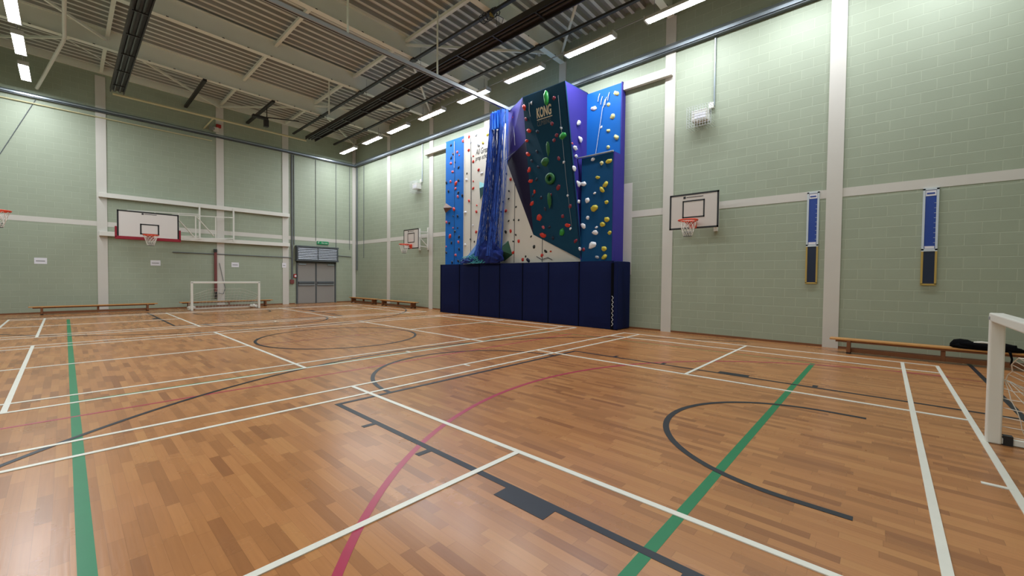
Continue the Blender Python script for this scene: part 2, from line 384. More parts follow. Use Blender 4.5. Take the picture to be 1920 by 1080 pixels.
t = thing('cable_coil', 'tangled dark cable coiled round the cable tray above the hall middle', 'cable', (8.27, 8.45, 8.9))
ct = MB(); rr0 = random.Random(3)
for i in range(5):
    yy0 = 8.2 + .13*i; ct.tube([(8.27 + (.09 + .03*rr0.random())*math.cos(a), yy0 + .12*math.sin(a*.5), 9.02 + (.1 + .04*rr0.random())*math.sin(a)) for a in [2*PI*k_/12 for k_ in range(12)]], .012, 5, closed=True)
ct.tube([(8.34, 8.3, 8.98), (8.4, 8.1, 8.82), (8.42, 8.2, 8.66), (8.4, 8.35, 8.7), (8.3, 8.3, 8.95)], .009, 5)
obj('cable_loops', ct, M['rope_dark'], t); obj('yellow_tie', MB().box(8.19, 8.42, 8.93, 8.36, 8.45, 9.08), M['yellow'], t)
# radiant heater strips
def heater(x0, x1, z, label):
    t = thing('radiant_heater', label, 'heater', ((x0+x1)/2, 10, z))
    ya, yb2 = YN + .3, 21.55
    obj('hood', MB().box(x0, ya, z+.05, x1, yb2, z+.13), M['heater'], t)
    for q in (x0, x1): obj('side_skirt', MB().bar((q, ya, z+.04), (q, yb2, z+.04), .03, .16), M['heater'], t)
    mid = (x0 + x1) / 2
    obj('burner_tube', MB().tube([(mid-.07, ya, z+.03), (mid-.07, yb2, z+.03)], .04, 8).tube([(mid+.07, ya, z+.03), (mid+.07, yb2, z+.03)], .04, 8), M['heater_in'], t)
    yy = ya + .5
    while yy < yb2:
        obj('cross_bracket', MB().box(x0+.02, yy-.02, z-.03, x1-.02, yy+.02, z+.0), M['heater_in'], t); yy += 1.55
    for yc in COLS_Y[1:]: obj('hanger', MB().tube([(mid, yc-.2, z+.12), (mid, yc-.2, 9.6)], .006), M['grey'], t)
heater(8.2, 8.66, 8.38, 'long black radiant heater strip running along the ceiling right of centre')
heater(1.23, 1.59, 8.38, 'black radiant heater strip along the ceiling over the left half')
tag(obj('heater_pipe', MB().tube([(1.3, 21.75, 8.35), (8.3, 21.75, 8.35)], .045, 8).tube([(4.45, 21.75, 8.35), (4.45, 23.58, 8.35)], .03, 8), M['pipe_cream']),
    'cream pipe joining the far ends of the two heater strips', 'pipe')

# ------------------------------------------------------------------ wall trunking and pipes
def trunk(lbl, m1, m2):
    t = thing('wall_trunking', lbl, 'trunking', m1.v[0])
    obj('channel', m1, M['galv'], t); obj('lower_lip', m2, M['door_dark'], t)
trunk('long steel trunking along the right wall below the strip lights', MB().prism([(XR-.01, YN, 8.06), (XR-.14, YN, 8.08), (XR-.14, YN, 8.16), (XR-.03, YN, 8.3), (XR-.01, YN, 8.3)], (0, YB-YN, 0)), MB().box(XR-.13, YN, 8.03, XR-.01, YB, 8.06))
trunk('long steel trunking across the back wall at strip light height', MB().prism([(XL, YB-.01, 8.06), (XL, YB-.14, 8.08), (XL, YB-.14, 8.13), (XL, YB-.03, 8.21), (XL, YB-.01, 8.21)], (XR-XL-.16, 0, 0)), MB().box(XL, YB-.13, 8.03, XR-.16, YB-.01, 8.06))
tag(obj('wall_rail', MB().box(XR-.16, 4.62, 7.36, XR-.02, 16.45, 7.58), M['white']), 'pale steel rail behind the climbing wall, fixed across two columns', 'rail')
tag(obj('wall_pipe', MB().tube([(XL, YB-.05, 7.84), (4.75, YB-.05, 7.84)], .025, 8), M['pipe_cream']), 'thin cream pipe just below the back wall trunking', 'pipe')
tag(obj('overhead_pipe', MB().tube([(.08, YN+.1, 9.17), (.08, 19.75, 9.17), (.06, 19.95, 9.1), (-.62, YB-.2, 8.38)], .05, 8), M['white']), 'white pipe running under the roof beams then dropping to the back wall', 'pipe')
tag(obj('wall_cable', MB().tube([(-.66, YB-.02, 8.0), (-1.52, YB-.02, 5.8), (-2.3, YB-.02, 3.9)], .012), M['cable']), 'thin slanting cable on the upper left of the back wall', 'cable')
tag(obj('thin_rod', MB().tube([(.17, 19.7, 9.08), (1.25, 19.7, 8.62), (1.9, 19.7, 8.5)], .012), M['white']), 'thin white rod from the overhead pipe to the left heater strip', 'rod')
for x, lbl in ((3.78, 'short black steel bar from last beam to back wall, nearer the middle column'), (6.2, 'short black steel bar spanning to the back wall, nearer the doors')):
    tag(obj('steel_bar', MB().box(x-.06, 19.78, zbeam(x)-.09, x+.06, YB-.02, zbeam(x)-.002), M['black']), lbl, 'steel bar')
t = thing('projector_bracket', 'black device hanging from a thin arm under the far roof', 'bracket', (6.1, 20.6, 8.4))
obj('arm', MB().bar((5.78, 20.55, 8.52), (7.3, 19.95, 8.58), .03, .04), M['black'], t)
obj('fixing_plate', MB().box(5.6, 20.45, 8.46, 6.2, 20.65, 8.56), M['black'], t); obj('body', MB().box(6.06, 20.5, 8.16, 6.24, 20.68, 8.48), M['black'], t, bevel=.02)
obj('drop_rod', MB().tube([(6.18, 20.6, 8.5), (6.18, 20.6, 9.035)], .02), M['black'], t)
for i, (x, lbl) in enumerate(((5.03, 'thin suspension rod holding the divider net track, nearer the middle'), (7.9, 'thin suspension rod holding the divider net track, nearer the climbing wall'))):
    tag(obj('suspension_rod', MB().tube([(x, 10.45, 7.8), (x, 10.45, 9.9 + SL*x)], .028, 6), M['steel']), lbl, 'rod', 'suspension rods under the roof')
tag(obj('suspension_rod', MB().tube([(7.65, 17.6, 8.4), (7.65, 17.6, 9.8)], .03, 6), M['steel']), 'thin suspension rod hanging beside the heater towards the far end', 'rod', 'suspension rods under the roof')

# conduits, cables and small wall boxes on the back wall
def cab(name, pts, lbl, r=.018, m='cable'): tag(obj(name, MB().tube(pts, r, 6), M[m]), lbl, 'conduit')
cab('wall_conduit', [(3.26, YB-.03, 2.53), (8.06, YB-.06, 2.50), (8.25, YB-.05, 2.49)], 'horizontal conduit crossing the back wall behind the basketball frame', .022)
cab('wall_conduit', [(8.25, YB-.04, 8.0), (8.25, YB-.04, 1.2)], 'vertical grey conduit beside the double doors, nearest the column', .04)
cab('wall_conduit', [(8.36, YB-.03, 8.0), (8.36, YB-.03, 3.2)], 'second grey conduit beside the column left of the doors', .02)
cab('wall_cable', [(9.5, YB-.02, 8.0), (9.5, YB-.02, 3.5)], 'thin cable dropping to the exit sign over the doors', .012)
cab('wall_cable', [(10.64, YB-.02, 8.0), (10.64, YB-.02, 3.2)], 'thin cable dropping to the right edge of the door shutter', .014)
cab('wall_cable', [(11.45, YB-.02, 8.0), (11.45, YB-.02, 3.1)], 'thin cable dropping down the back wall near the corner', .014)
cab('wall_conduit', [(10.7, YB-.03, 2.72), (11.55, YB-.03, 2.68)], 'short horizontal conduit between the doors and the corner', .02)
cab('wall_conduit', [(XR-.04, 23.38, 8.0), (XR-.04, 23.38, 1.9)], 'thick vertical conduit in the far corner', .035)
cab('wall_cable', [(XR-.02, 22.6, 8.0), (XR-.02, 22.6, 2.6)], 'thin cable on the climbing wall side next to the far corner', .014)
t = thing('fire_call_point', 'small red call point left of the double doors', 'call point', (8.4, YB-.02, 1.5))
obj('box', MB().box(8.33, YB-.06, 1.42, 8.5, YB, 1.62), M['red'], t, bevel=.005); obj('glass', MB().box(8.37, YB-.066, 1.46, 8.46, YB-.06, 1.56), M['paper'], t)
tag(obj('switch_box', MB().box(8.15, YB-.09, 1.1, 8.34, YB, 1.32), M['redpost'], bevel=.01), 'dark red switch box at the foot of the conduit', 'switch box')
t = thing('alarm_sounder', 'white sounder with a red beacon high on the middle column', 'alarm', (4.85, YB-.05, 8.2))
obj('body', MB().box(4.8, YB-.14, 8.28, 5.0, YB-.03, 8.5), M['white'], t, bevel=.02); obj('beacon', MB().box(4.9, YB-.14, 8.5, 5.1, YB-.03, 8.66), M['red'], t, bevel=.02)
obj('horn', MB().tube([(4.82, YB-.1, 8.4), (4.68, YB-.2, 8.38)], [.05, .1], 10), M['grey'], t)
t = thing('wall_post', 'narrow red pole fixed upright beside the middle column', 'pole', (4.84, YB-.06, .45))
obj('pole', MB().box(4.79, YB-.1, .72, 4.9, YB-.02, 2.62), M['redpost'], t, bevel=.02); obj('bracket', MB().box(4.78, YB-.12, 2.6, 4.9, YB, 2.75), M['black'], t)
obj('bracket', MB().box(4.8, YB-.12, .42, 4.88, YB, .72), M['black'], t)
tag(obj('hanging_cord', MB().tube([(5.0, YB-.05, 2.1), (5.1, YB-.06, 1.5), (5.22, YB-.06, .9), (5.15, YB-.06, .62), (4.95, YB-.1, .66)], .012), M['cable']), 'thin cord hooked on the middle column', 'cord')
for xa, xb, za, zb, lbl in ((-.77, -.45, 1.88, 2.11, 'white paper notice on the back wall, leftmost, above the long bench'), (2.52, 2.85, 1.91, 2.14, 'white paper notice below the large basketball backboard'),
                            (5.5, 5.81, 1.92, 2.15, 'white paper notice just right of the middle column'), (7.76, 7.96, 1.95, 2.2, 'white paper notice stuck on the column next to the doors')):
    yf = YB - (.03 if xa > 7 else 0)
    t = thing('notice', lbl, 'notice', (xa, yf, za), 'paper notices on the back wall')
    obj('sheet', MB().box(xa, yf-.006, za, xb, yf, zb), M['paper'], t)
    zm = (za + zb) / 2
    obj('printed_line', MB().box(xa+.04, yf-.008, zm-.025, xb-.05, yf-.005, zm+.01), M['grey'], t)

# ------------------------------------------------------------------ double doors
dx0, dx1, dm = 8.46, 10.62, 9.5
d = struct('door_1', MB().box(dx0, YB-.06, 0, dx0+.07, YB+.01, 2.3).box(dx1-.07, YB-.06, 0, dx1, YB+.01, 2.3).box(dx0, YB-.06, 2.24, dx1, YB+.01, 2.31).box(dm-.03, YB-.05, 0, dm+.03, YB+.01, 2.25), M['door_dark'])
for a, b, q in ((dx0+.07, dm-.03, 0), (dm+.03, dx1-.07, 1)):
    obj('door_leaf', MB().box(a+.01, YB-.04, .02, b-.01, YB+.005, 2.22), M['door'], d)
    obj('panic_bar', MB().box(a+.03, YB-.14, 1.1, b-.08, YB-.04, 1.2).box(a+.03, YB-.06, .98, b-.05, YB-.04, 1.22), M['door_dark'], d, bevel=.01)
    obj('kick_strip', MB().box(a+.03, YB-.1, 1.0, b-.06, YB-.045, 1.08), M['galv'], d)
    ca = (a+.05, a+.42) if q == 0 else (b-.42, b-.05)
    obj('door_closer', MB().box(ca[0], YB-.1, 2.12, ca[1], YB-.04, 2.19), M['galv'], d)
t = thing('roller_shutter', 'slatted grey shutter box mounted above the double doors', 'shutter', (9.5, YB-.2, 2.35))
obj('head_box', MB().box(8.4, YB-.3, 3.08, 10.68, YB-.0, 3.16), M['door_dark'], t)
sl = MB()
for i in range(7):
    z = 2.44 + i*.092
    sl.prism([(8.47, YB-.30, z), (8.47, YB-.285, z), (8.47, YB-.22, z+.075), (8.47, YB-.235, z+.075)], (2.1, 0, 0))
obj('slat_curtain', sl, M['shutter'], t)
obj('side_frame', MB().box(8.42, YB-.31, 2.36, 8.47, YB, 3.12), M['door_dark'], t); obj('side_frame', MB().box(10.57, YB-.31, 2.36, 10.64, YB, 3.12), M['door_dark'], t)
obj('bottom_bar', MB().box(8.4, YB-.32, 2.33, 10.66, YB-.02, 2.42), M['door_dark'], t)
obj('middle_guide', MB().box(9.5, YB-.315, 2.42, 9.53, YB-.29, 3.08), M['door_dark'], t)
obj('backing', MB().box(8.47, YB-.1, 2.42, 10.57, YB-.08, 3.08), M['black'], t)
t = thing('exit_sign', 'green exit sign with white lettering over the double doors', 'sign', (9.87, YB-.02, 3.32))
obj('sign_panel', MB().box(9.56, YB-.06, 3.31, 10.19, YB-.005, 3.48), mat('sign_face', '#0f8a55', .4), t)
lettering('lettering', 'Fire exit', .34, .085, (9.8, YB-.06, 3.35), (1,0,0), (0,0,1), M['white'], t)
obj('running_figure', MB().box(9.60, YB-.066, 3.345, 9.615, YB-.06, 3.45).box(9.615, YB-.066, 3.435, 9.69, YB-.06, 3.45).tube([(9.65, YB-.064, 3.42), (9.655, YB-.064, 3.42)], .014, 8).bar((9.65, YB-.064, 3.41), (9.635, YB-.064, 3.38), .02, .004).bar((9.635, YB-.064, 3.38), (9.67, YB-.064, 3.345), .012, .004).bar((9.635, YB-.064, 3.38), (9.61, YB-.064, 3.36), .012, .004).bar((9.65, YB-.064, 3.40), (9.685, YB-.064, 3.395), .01, .004), M['white'], t)

# ------------------------------------------------------------------ nets
def net_grid(m, P, nu, nv, r, sag=0., nrm=(0,0,0), jit=0.):
    a, b, c, d_ = map(Vector, P); nr = Vector(nrm); G = {}
    for i in range(nu+1):
        for j in range(nv+1):
            u, v = i/nu, j/nv
            p = a*(1-u)*(1-v) + b*u*(1-v) + c*u*v + d_*(1-u)*v
            p = p + nr * sag * math.sin(PI*u) * math.sin(PI*v)
            if 0 < i < nu and 0 < j < nv: p = p + Vector((random.uniform(-jit, jit), random.uniform(-jit, jit), random.uniform(-jit, jit)))
            G[i, j] = p
    for i in range(nu+1): m.tube([G[i, j] for j in range(nv+1)], r, 4, caps=False)
    for j in range(nv+1): m.tube([G[i, j] for i in range(nu+1)], r, 4, caps=False)

def hoop(parent, cx, cy, z, d, net_col='net_white'):
    """rim + net; d = unit vector from rim centre back to the board"""
    R = .225; dx, dy = d
    ring = [(cx + R*math.cos(a), cy + R*math.sin(a), z) for a in [2*PI*i/28 for i in range(28)]]
    o = obj('rim', MB().tube(ring, .02, 8, closed=True), M['orange'], parent, smooth=True)
    px, py = -dy, dx
    b = MB()
    for s in (-1, 1): b.bar((cx + dx*R*.8 + px*s*.12, cy + dy*R*.8 + py*s*.12, z-.03), (cx + dx*(R+.15) + px*s*.07, cy + dy*(R+.15) + py*s*.07, z-.08), .025, .03)
    b.bar((cx + dx*R, cy + dy*R, z-.01), (cx + dx*(R+.15), cy + dy*(R+.15), z-.02), .2, .02)
    q = (cx + dx*(R+.14), cy + dy*(R+.14))
    b.bar((q[0], q[1], z-.17), (q[0], q[1], z+.03), .18 if abs(dx) > .5 else .02, .02 if abs(dx) > .5 else .18, up=(1,0,0))
    obj('rim_bracket', b, M['orange'], parent)
    m = MB(); K = 12
    for s in (1, -1):
        for i in range(K):
            pts = []
            for j in range(6):
                t_ = j/5; a = 2*PI*(i + s*t_*2.5)/K; rr = R*(1 - .55*t_**.8)
                pts.append((cx + rr*math.cos(a), cy + rr*math.sin(a), z - .02 - .38*t_))
            m.tube(pts, .005, 4, caps=False)
    obj('net', m, M[net_col], parent)
    m = MB(); rr = R*.45
    for q in (.0, .05, .1): m.tube([(cx + rr*math.cos(a), cy + rr*math.sin(a), z-.3-q) for a in [2*PI*i/16 for i in range(16)]], .007, 4, closed=True)
    obj('net_hem', m, M['cable'], parent)

def small_hoop(yc, side, label, off=.75):
    """practice goal on a side wall; side=+1 right wall, -1 left wall"""
    s = side; xw = XR if s > 0 else XL
    bx = xw - s*off
    t = thing('basketball_hoop', label, 'basketball hoop', (bx, yc, 2.85), 'small basketball goals on the side walls')
    z0, z1, hw = 2.86, 3.79, .62
    obj('backboard', MB().box(bx, yc-hw, z0, bx+s*.025, yc+hw, z1), M['board'], t)
    f = bx - s*.003; e = .045
    def fr(y0, y1, a, c, e): return MB().box(f, y0, a, f+s*.004, y0+e, c).box(f, y1-e, a, f+s*.004, y1, c).box(f, y0, a, f+s*.004, y1, a+e).box(f, y0, c-e, f+s*.004, y1, c)
    obj('border', fr(yc-hw, yc+hw, z0, z1, e), M['board_black'], t)
    obj('target_square', fr(yc-.28, yc+.28, z0+.29, z0+.75, .035), M['board_black'], t)
    obj('maker_mark', MB().box(f, yc+(.2 if s > 0 else -.26), z1-.13, f+s*.004, yc+(.26 if s > 0 else -.2), z1-.07).box(f, yc-.24, z1-.105, f+s*.004, yc+.18, z1-.09), M['ink'], t)
    a = MB()
    for yy in (yc-.35, yc+.35):
        a.bar((bx+s*.03, yy, z1-.15), (xw-s*.03, yy, z1-.1), .04, .04).bar((bx+s*.03, yy, z0+.15), (xw-s*.03, yy, z0+.1), .04, .04)
        a.bar((bx+s*.03, yy, z1-.2), (xw-s*.03, yy, z0+.12), .03, .03)
        a.box(bx+s*.025, yy-.025, z0+.05, bx+s*.06, yy+.025, z1-.05)
    obj('arm_frame', a, M['white'], t)
    wp = MB()
    for yy in (yc-.35, yc+.35): wp.box(xw-s*.05, yy-.05, z0-.02, xw, yy+.05, z1+.12)
    obj('wall_plate', wp, M['white'], t)
    hoop(t, bx - s*.375, yc, 3.04, (s, 0))
small_hoop(3.74, 1, 'small basketball goal on the right wall beside the climbing wall, nearest the jump boards')
small_hoop(16.65, 1, 'small basketball goal in the far bay between corner and climbing wall')
small_hoop(16.0, -1, 'orange hoop and net cut off by the left picture edge', .97)

# large wall frame goal
t = thing('basketball_goal', 'large white backboard with red lower padding on the back wall', 'basketball goal', (2.27, 21.5, 2.9))
bx0, bx1, by, z0, z1 = 1.35, 3.19, 21.5, 2.92, 3.97
obj('backboard', MB().box(bx0, by, z0, bx1, by+.03, z1), M['board'], t)
def fr2(x0, x1, a, c, e, y): return MB().box(x0, y-.004, a, x0+e, y, c).box(x1-e, y-.004, a, x1, y, c).box(x0, y-.004, a, x1, y, a+e).box(x0, y-.004, c-e, x1, y, c)
obj('border', fr2(bx0, bx1, z0, z1, .05, by), M['board_black'], t); obj('target_square', fr2(2.0, 2.57, 3.08, 3.5, .045, by), M['board_black'], t)
obj('maker_mark', MB().box(2.05, by-.004, z1-.12, 2.11, by, z1-.06).box(2.13, by-.004, z1-.1, 2.5, by, z1-.08), M['ink'], t)
obj('edge_padding', MB().box(bx0-.06, by-.03, z0-.06, bx1+.06, by+.06, z0+.06).box(bx0-.06, by-.03, z0, bx0-.002, by+.06, z0+.42).box(bx1+.002, by-.03, z0, bx1+.06, by+.06, z0+.42), M['pad_red'], t, bevel=.015)
hoop(t, 2.27, 21.12, 3.05, (0, 1))
for hx, ex in ((4.22, 1.65), (5.55, 3.0)):
    A = Vector((hx, YB-.2, 0)); B = Vector((ex, by+.1, 0))
    def at(u, z): p = A.lerp(B, u); return (p.x, p.y, z)
    g = MB().bar(at(0, 3.15), at(0, 4.75), .06, .06).bar(at(.02, 4.3), at(1, 3.98), .04, .04).bar(at(.02, 3.3), at(1, 3.02), .04, .04)
    g.bar(at(.33, 3.23), at(.33, 4.18), .04, .04).bar(at(.98, 3.02), at(.98, 3.98), .05, .05).bar(at(.66, 3.12), at(.66, 4.08), .04, .04)
    g.bar(at(.36, 3.3), at(.64, 4.04), .035, .035).bar(at(.68, 3.15), at(.95, 3.9), .035, .035)
    obj('swing_frame', g, M['white'], t)
for zc, lbl in ((4.72, 'upper white beam carrying the large basketball goal'), (3.16, 'lower white beam carrying the large basketball goal')):
    tag(obj('support_beam', MB().box(.95, YB-.2, zc-.09, 8.09, YB-.03, zc+.09), M['white'], bevel=.006), lbl, 'support beam')

# ------------------------------------------------------------------ guarded boxes on the right wall
def guarded(yc, label):
    t = thing('wall_light', label, 'wall light', (XR-.15, yc, 5.95), 'wire caged fittings on the right wall')
    obj('case', MB().box(XR-.26, yc-.19, 5.84, XR, yc+.21, 6.12), M['white'], t, bevel=.01)
    obj('window', MB().box(XR-.265, yc-.15, 5.88, XR-.26, yc+.12, 6.02), M['paper'], t)
    obj('conduit_box', MB().box(XR-.08, yc-.3, 6.15, XR, yc-.18, 6.3), M['white'], t)
    c = MB(); y0, y1, za, zb, x0 = yc-.31, yc+.31, 5.66, 6.22, XR-.32
    for i in range(9):
        z = za + (zb-za)*i/8; c.tube([(XR, y0, z), (x0, y0, z), (x0, y1, z), (XR, y1, z)], .004, 4)
    for i in range(10):
        y = y0 + (y1-y0)*i/9; c.tube([(XR, y, za), (x0, y, za), (x0, y, zb), (XR, y, zb)], .004, 4)
    obj('wire_guard', c, M['cage'], t)
    obj('conduit', MB().tube([(XR-.03, yc-.3, 6.2), (XR-.03, yc-.3, 8.0)], .022), M['galv'], t)
guarded(3.8, 'white box in a wire guard high above the nearer small backboard')
guarded(17.1, 'white box in a wire guard high on the far bay of the right wall')

# ------------------------------------------------------------------ jump boards
def jump_board(yc, ztop, zmid, zbot, label):
    t = thing('jump_board', label, 'jump board', (XR-.03, yc, zbot), 'vertical jump boards on the right wall')
    x = XR - .035; hw = .095
    obj('frame', MB().box(x, yc-hw-.02, zmid, XR-.006, yc-hw+.015, ztop).box(x, yc+hw-.015, zmid, XR-.006, yc+hw+.02, ztop).box(x, yc-hw-.02, ztop-.03, XR-.006, yc+hw+.02, ztop+.01).box(x, yc-hw-.02, zmid-.02, XR-.006, yc+hw+.02, zmid+.03), M['jump_frame'], t)
    obj('upper_panel', MB().box(x+.008, yc-hw, zmid, XR-.006, yc+hw, ztop), M['jump_blue'], t)
    obj('header_label', MB().box(x+.004, yc-hw+.02, ztop-.15, x+.01, yc+hw-.02, ztop-.04), M['paper'], t)
    obj('header_mark', MB().box(x+.001, yc-hw+.04, ztop-.115, x+.006, yc+hw-.035, ztop-.085), M['jump_blue'], t)
    obj('foot_label', MB().box(x+.004, yc-hw+.025, zmid+.035, x+.01, yc+hw-.025, zmid+.085), M['paper'], t)
    s = MB(); z = zmid + .15
    while z < ztop - .2:
        s.box(x+.004, yc-hw+.015, z, x+.009, yc-hw+.045, z+.006); z += .1
    obj('scale_marks', s, M['jump_frame'], t)
    obj('lower_panel', MB().box(x+.008, yc-hw, zbot, XR-.006, yc+hw, zmid-.02), M['jump_dark'], t)
    obj('lower_frame', MB().box(x, yc-hw-.02, zbot, XR-.006, yc-hw+.012, zmid-.02).box(x, yc+hw-.012, zbot, XR-.006, yc+hw+.02, zmid-.02).box(x, yc-hw-.02, zbot-.02, XR-.006, yc+hw+.02, zbot+.015), M['yellow'], t)
jump_board(1.28, 3.6, 2.35, 1.48, 'tall narrow blue jump board left of the nearer wide column')
jump_board(-.65, 3.42, 2.17, 1.48, 'tall narrow blue jump board above the bench with the black coat')

# ------------------------------------------------------------------ benches
def bench(cx, cy, length, along, label, group='wooden gym benches'):
    """Swedish balance bench; along = 'x' or 'y'"""
    t = thing('gym_bench', label, 'bench', (cx, cy, 0), group)
    def bx(m, a0, b0, z0, a1, b1, z1):
        if along == 'x': m.box(cx+a0, cy+b0, z0, cx+a1, cy+b1, z1)
        else: m.box(cx+b0, cy+a0, z0, cx+b1, cy+a1, z1)
        return m
    L = length/2
    obj('seat', bx(MB(), -L, -.13, .275, L, .13, .31), M['wood'], t, bevel=.008)
    obj('balance_rail', bx(MB(), -L+.28, -.045, .03, L-.28, .045, .115), M['wood_dark'], t, bevel=.006)
    obj('seat_rail', bx(MB(), -L+.1, -.09, .235, L-.1, -.06, .275), M['wood_dark'], t); obj('seat_rail', bx(MB(), -L+.1, .06, .235, L-.1, .09, .275), M['wood_dark'], t)
    for s in (-1, 0, 1):
        q = s*(L-.32)
        lg = obj('leg', bx(MB(), q-.03, -.14 if s else -.05, .035, q+.03, .14 if s else .05, .275), M['wood_dark'], t, bevel=.004)
        if s:
            for e in (-.11, .11): obj('rubber_foot', bx(MB(), q-.035, e-.03, 0, q+.035, e+.03, .035), M['rubber'], lg)
    obj('hook', bx(MB(), -L-.06, -.05, .27, -L+.03, .05, .285), M['galv'], t)
    return t
bench(.87, 22.85, 3.55, 'x', 'long wooden bench against the back wall, under the leftmost notice')
bench(5.25, 23.0, 3.7, 'x', 'wooden bench behind the far football goal')
bench(11.38, 21.75, 3.0, 'y', 'low wooden bench by the far corner on the right wall')
bench(11.38, 18.2, 3.3, 'y', 'low wooden bench under the far small basketball goal')
bench(11.22, -.85, 3.4, 'y', 'wooden bench by the right wall with a black coat lying on it')
# coat on the near bench
t = thing('coat', 'crumpled black coat lying on the near bench', 'coat', (11.22, -1.35, .31))
def lump(m, c, rx, ry, rz, seed, amp=.25, nu=20, nv=12):
    vs = []; fs = []
    for i in range(nv+1):
        th = PI*i/nv
        for j in range(nu):
            ph = 2*PI*j/nu; d = Vector((math.sin(th)*math.cos(ph), math.sin(th)*math.sin(ph), math.cos(th)))
            k_ = 1 + amp * noise.noise(d*2.2 + Vector((seed, seed*.7, 0)))
            vs.append((c[0]+d.x*rx*k_, c[1]+d.y*ry*k_, max(c[2]+d.z*rz*k_, c[3] if len(c) > 3 else -9)))
    for i in range(nv):
        for j in range(nu): fs.append((i*nu+j, i*nu+(j+1) % nu, (i+1)*nu+(j+1) % nu, (i+1)*nu+j))
    m.add(vs, fs)
sp = [(-.93,.37),(-.98,.39),(-1.06,.395),(-1.16,.385),(-1.24,.372),(-1.34,.375),(-1.46,.368),(-1.6,.352),(-1.72,.34),(-1.82,.33)]
rx_ = [.02,.07,.10,.10,.085,.12,.13,.12,.09,.02]; rz_ = [.03,.085,.1,.095,.07,.085,.09,.07,.045,.015]
vs = []; fs = []; nn = 16
for i, ((y, z), a, b) in enumerate(zip(sp, rx_, rz_)):
    for j in range(nn):
        ph = 2*PI*j/nn; k_ = 1 + .16*noise.noise(Vector((y*7, math.cos(ph)*1.5, math.sin(ph)*1.5)))
        vs.append((11.2 + a*k_*math.cos(ph), y, max(.311, z - .012 + b*k_*math.sin(ph))))
for i in range(len(sp)-1):
    for j in range(nn): fs.append((i*nn+j, i*nn+(j+1) % nn, (i+1)*nn+(j+1) % nn, (i+1)*nn+j))
fs += [tuple(range(nn)), tuple((len(sp)-1)*nn+j for j in range(nn))]
coat = MB().add(vs, fs)
lump(coat, (11.14, -1.4, .36, .313), .085, .4, .095, 6.4, .4)
obj('body', coat, M['cloth'], t, smooth=True)
obj('pale_lining', MB().tube([(11.12, -1.22, .44), (11.11, -1.32, .452), (11.11, -1.42, .445), (11.12, -1.55, .42)], [.012, .022, .02, .008], 6), M['net_white'], t, label='pale strip of lining')
obj('hanging_sleeve', MB().tube([(11.11, -1.62, .34), (11.05, -1.64, .31), (11.04, -1.66, .2), (11.05, -1.65, .1)], [.02, .018, .014, .012], 8), M['cloth'], t)

# ------------------------------------------------------------------ football goals
def football_goal(label, loc, rotz):
    t = thing('football_goal', label, 'football goal', (0, 0, 0), 'small football goals')
    W, Hh, D = 2.5, 1.24, .85
    for s in (-1, 1):
        x = s*W/2
        obj('post', MB().box(x-.04, -.05, 0, x+.04, .05, Hh), M['goalwhite'], t, bevel=.012)
        obj('corner_sticker', MB().box(x-.03, .051, Hh-.065, x+.03, .053, Hh-.035), M['grey'], t)
        obj('base_bar', MB().bar((x, -.05, .035), (x, -D, .035), .05, .05), M['goalwhite'], t)
        obj('rubber_block', MB().box(x-.035, -.12, .0, x+.035, -.06, .09), M['rubber'], t)
    obj('crossbar', MB().box(-W/2+.04, -.05, Hh-.08, W/2-.04, .05, Hh), M['goalwhite'], t, bevel=.012)
    obj('back_bar', MB().bar((-W/2, -D, .035), (W/2, -D, .035), .05, .05), M['goalwhite'], t)
    m = MB(); G = {}; nu, nv = 20, 9                    # slack net: slipped down the posts, drawn back to the ground bar
    for a in range(nu+1):
        x = -W/2 + W*a/nu; dd = min(x + W/2, W/2 - x); zt = .62 + .3*min(1, dd/.7)**.8
        for b_ in range(nv+1):
            v = b_/nv; q = random.uniform(-.014, .014)
            G[a, b_] = (x + q, -.05 - (D-.05)*v**.8 - .12*math.sin(PI*v) + q, zt*(1-v) + .05*v - .2*math.sin(PI*v)*(zt-.3) + q)
    for a in range(nu+1): m.tube([G[a, b_] for b_ in range(nv+1)], .0035, 4, caps=False)
    for b_ in range(nv+1): m.tube([G[a, b_] for a in range(nu+1)], .0045 if b_ == 0 else .0035, 4, caps=False)
    for s in (-1, 1):
        x = s*W/2
        net_grid(m, [(x, -.045, .62), (x, -.1, .6), (x, -D, .06), (x, -.045, .08)], 5, 6, .0035, .09, (-s, 0, 0), .012)
    obj('net', m, M['net_white'], t)
    obj('bundled_net', (lambda q: (lump(q, (-W/2+.05, -D*.75, .07, .002), .16, .2, .08, 3.1, .5), lump(q, (W/2-.1, -D*.8, .08, .002), .14, .16, .09, 5.1, .5), q)[2])(MB()), M['net_white'], t, smooth=True)
    t.location = loc; t.rotation_euler = (0, 0, rotz)
    return t
football_goal('small white football goal by the right picture edge, near the bench', (4.72, -.80, 0), 0)
football_goal('small white football goal at the far end before the back wall', (4.85, 21.55, 0), PI)

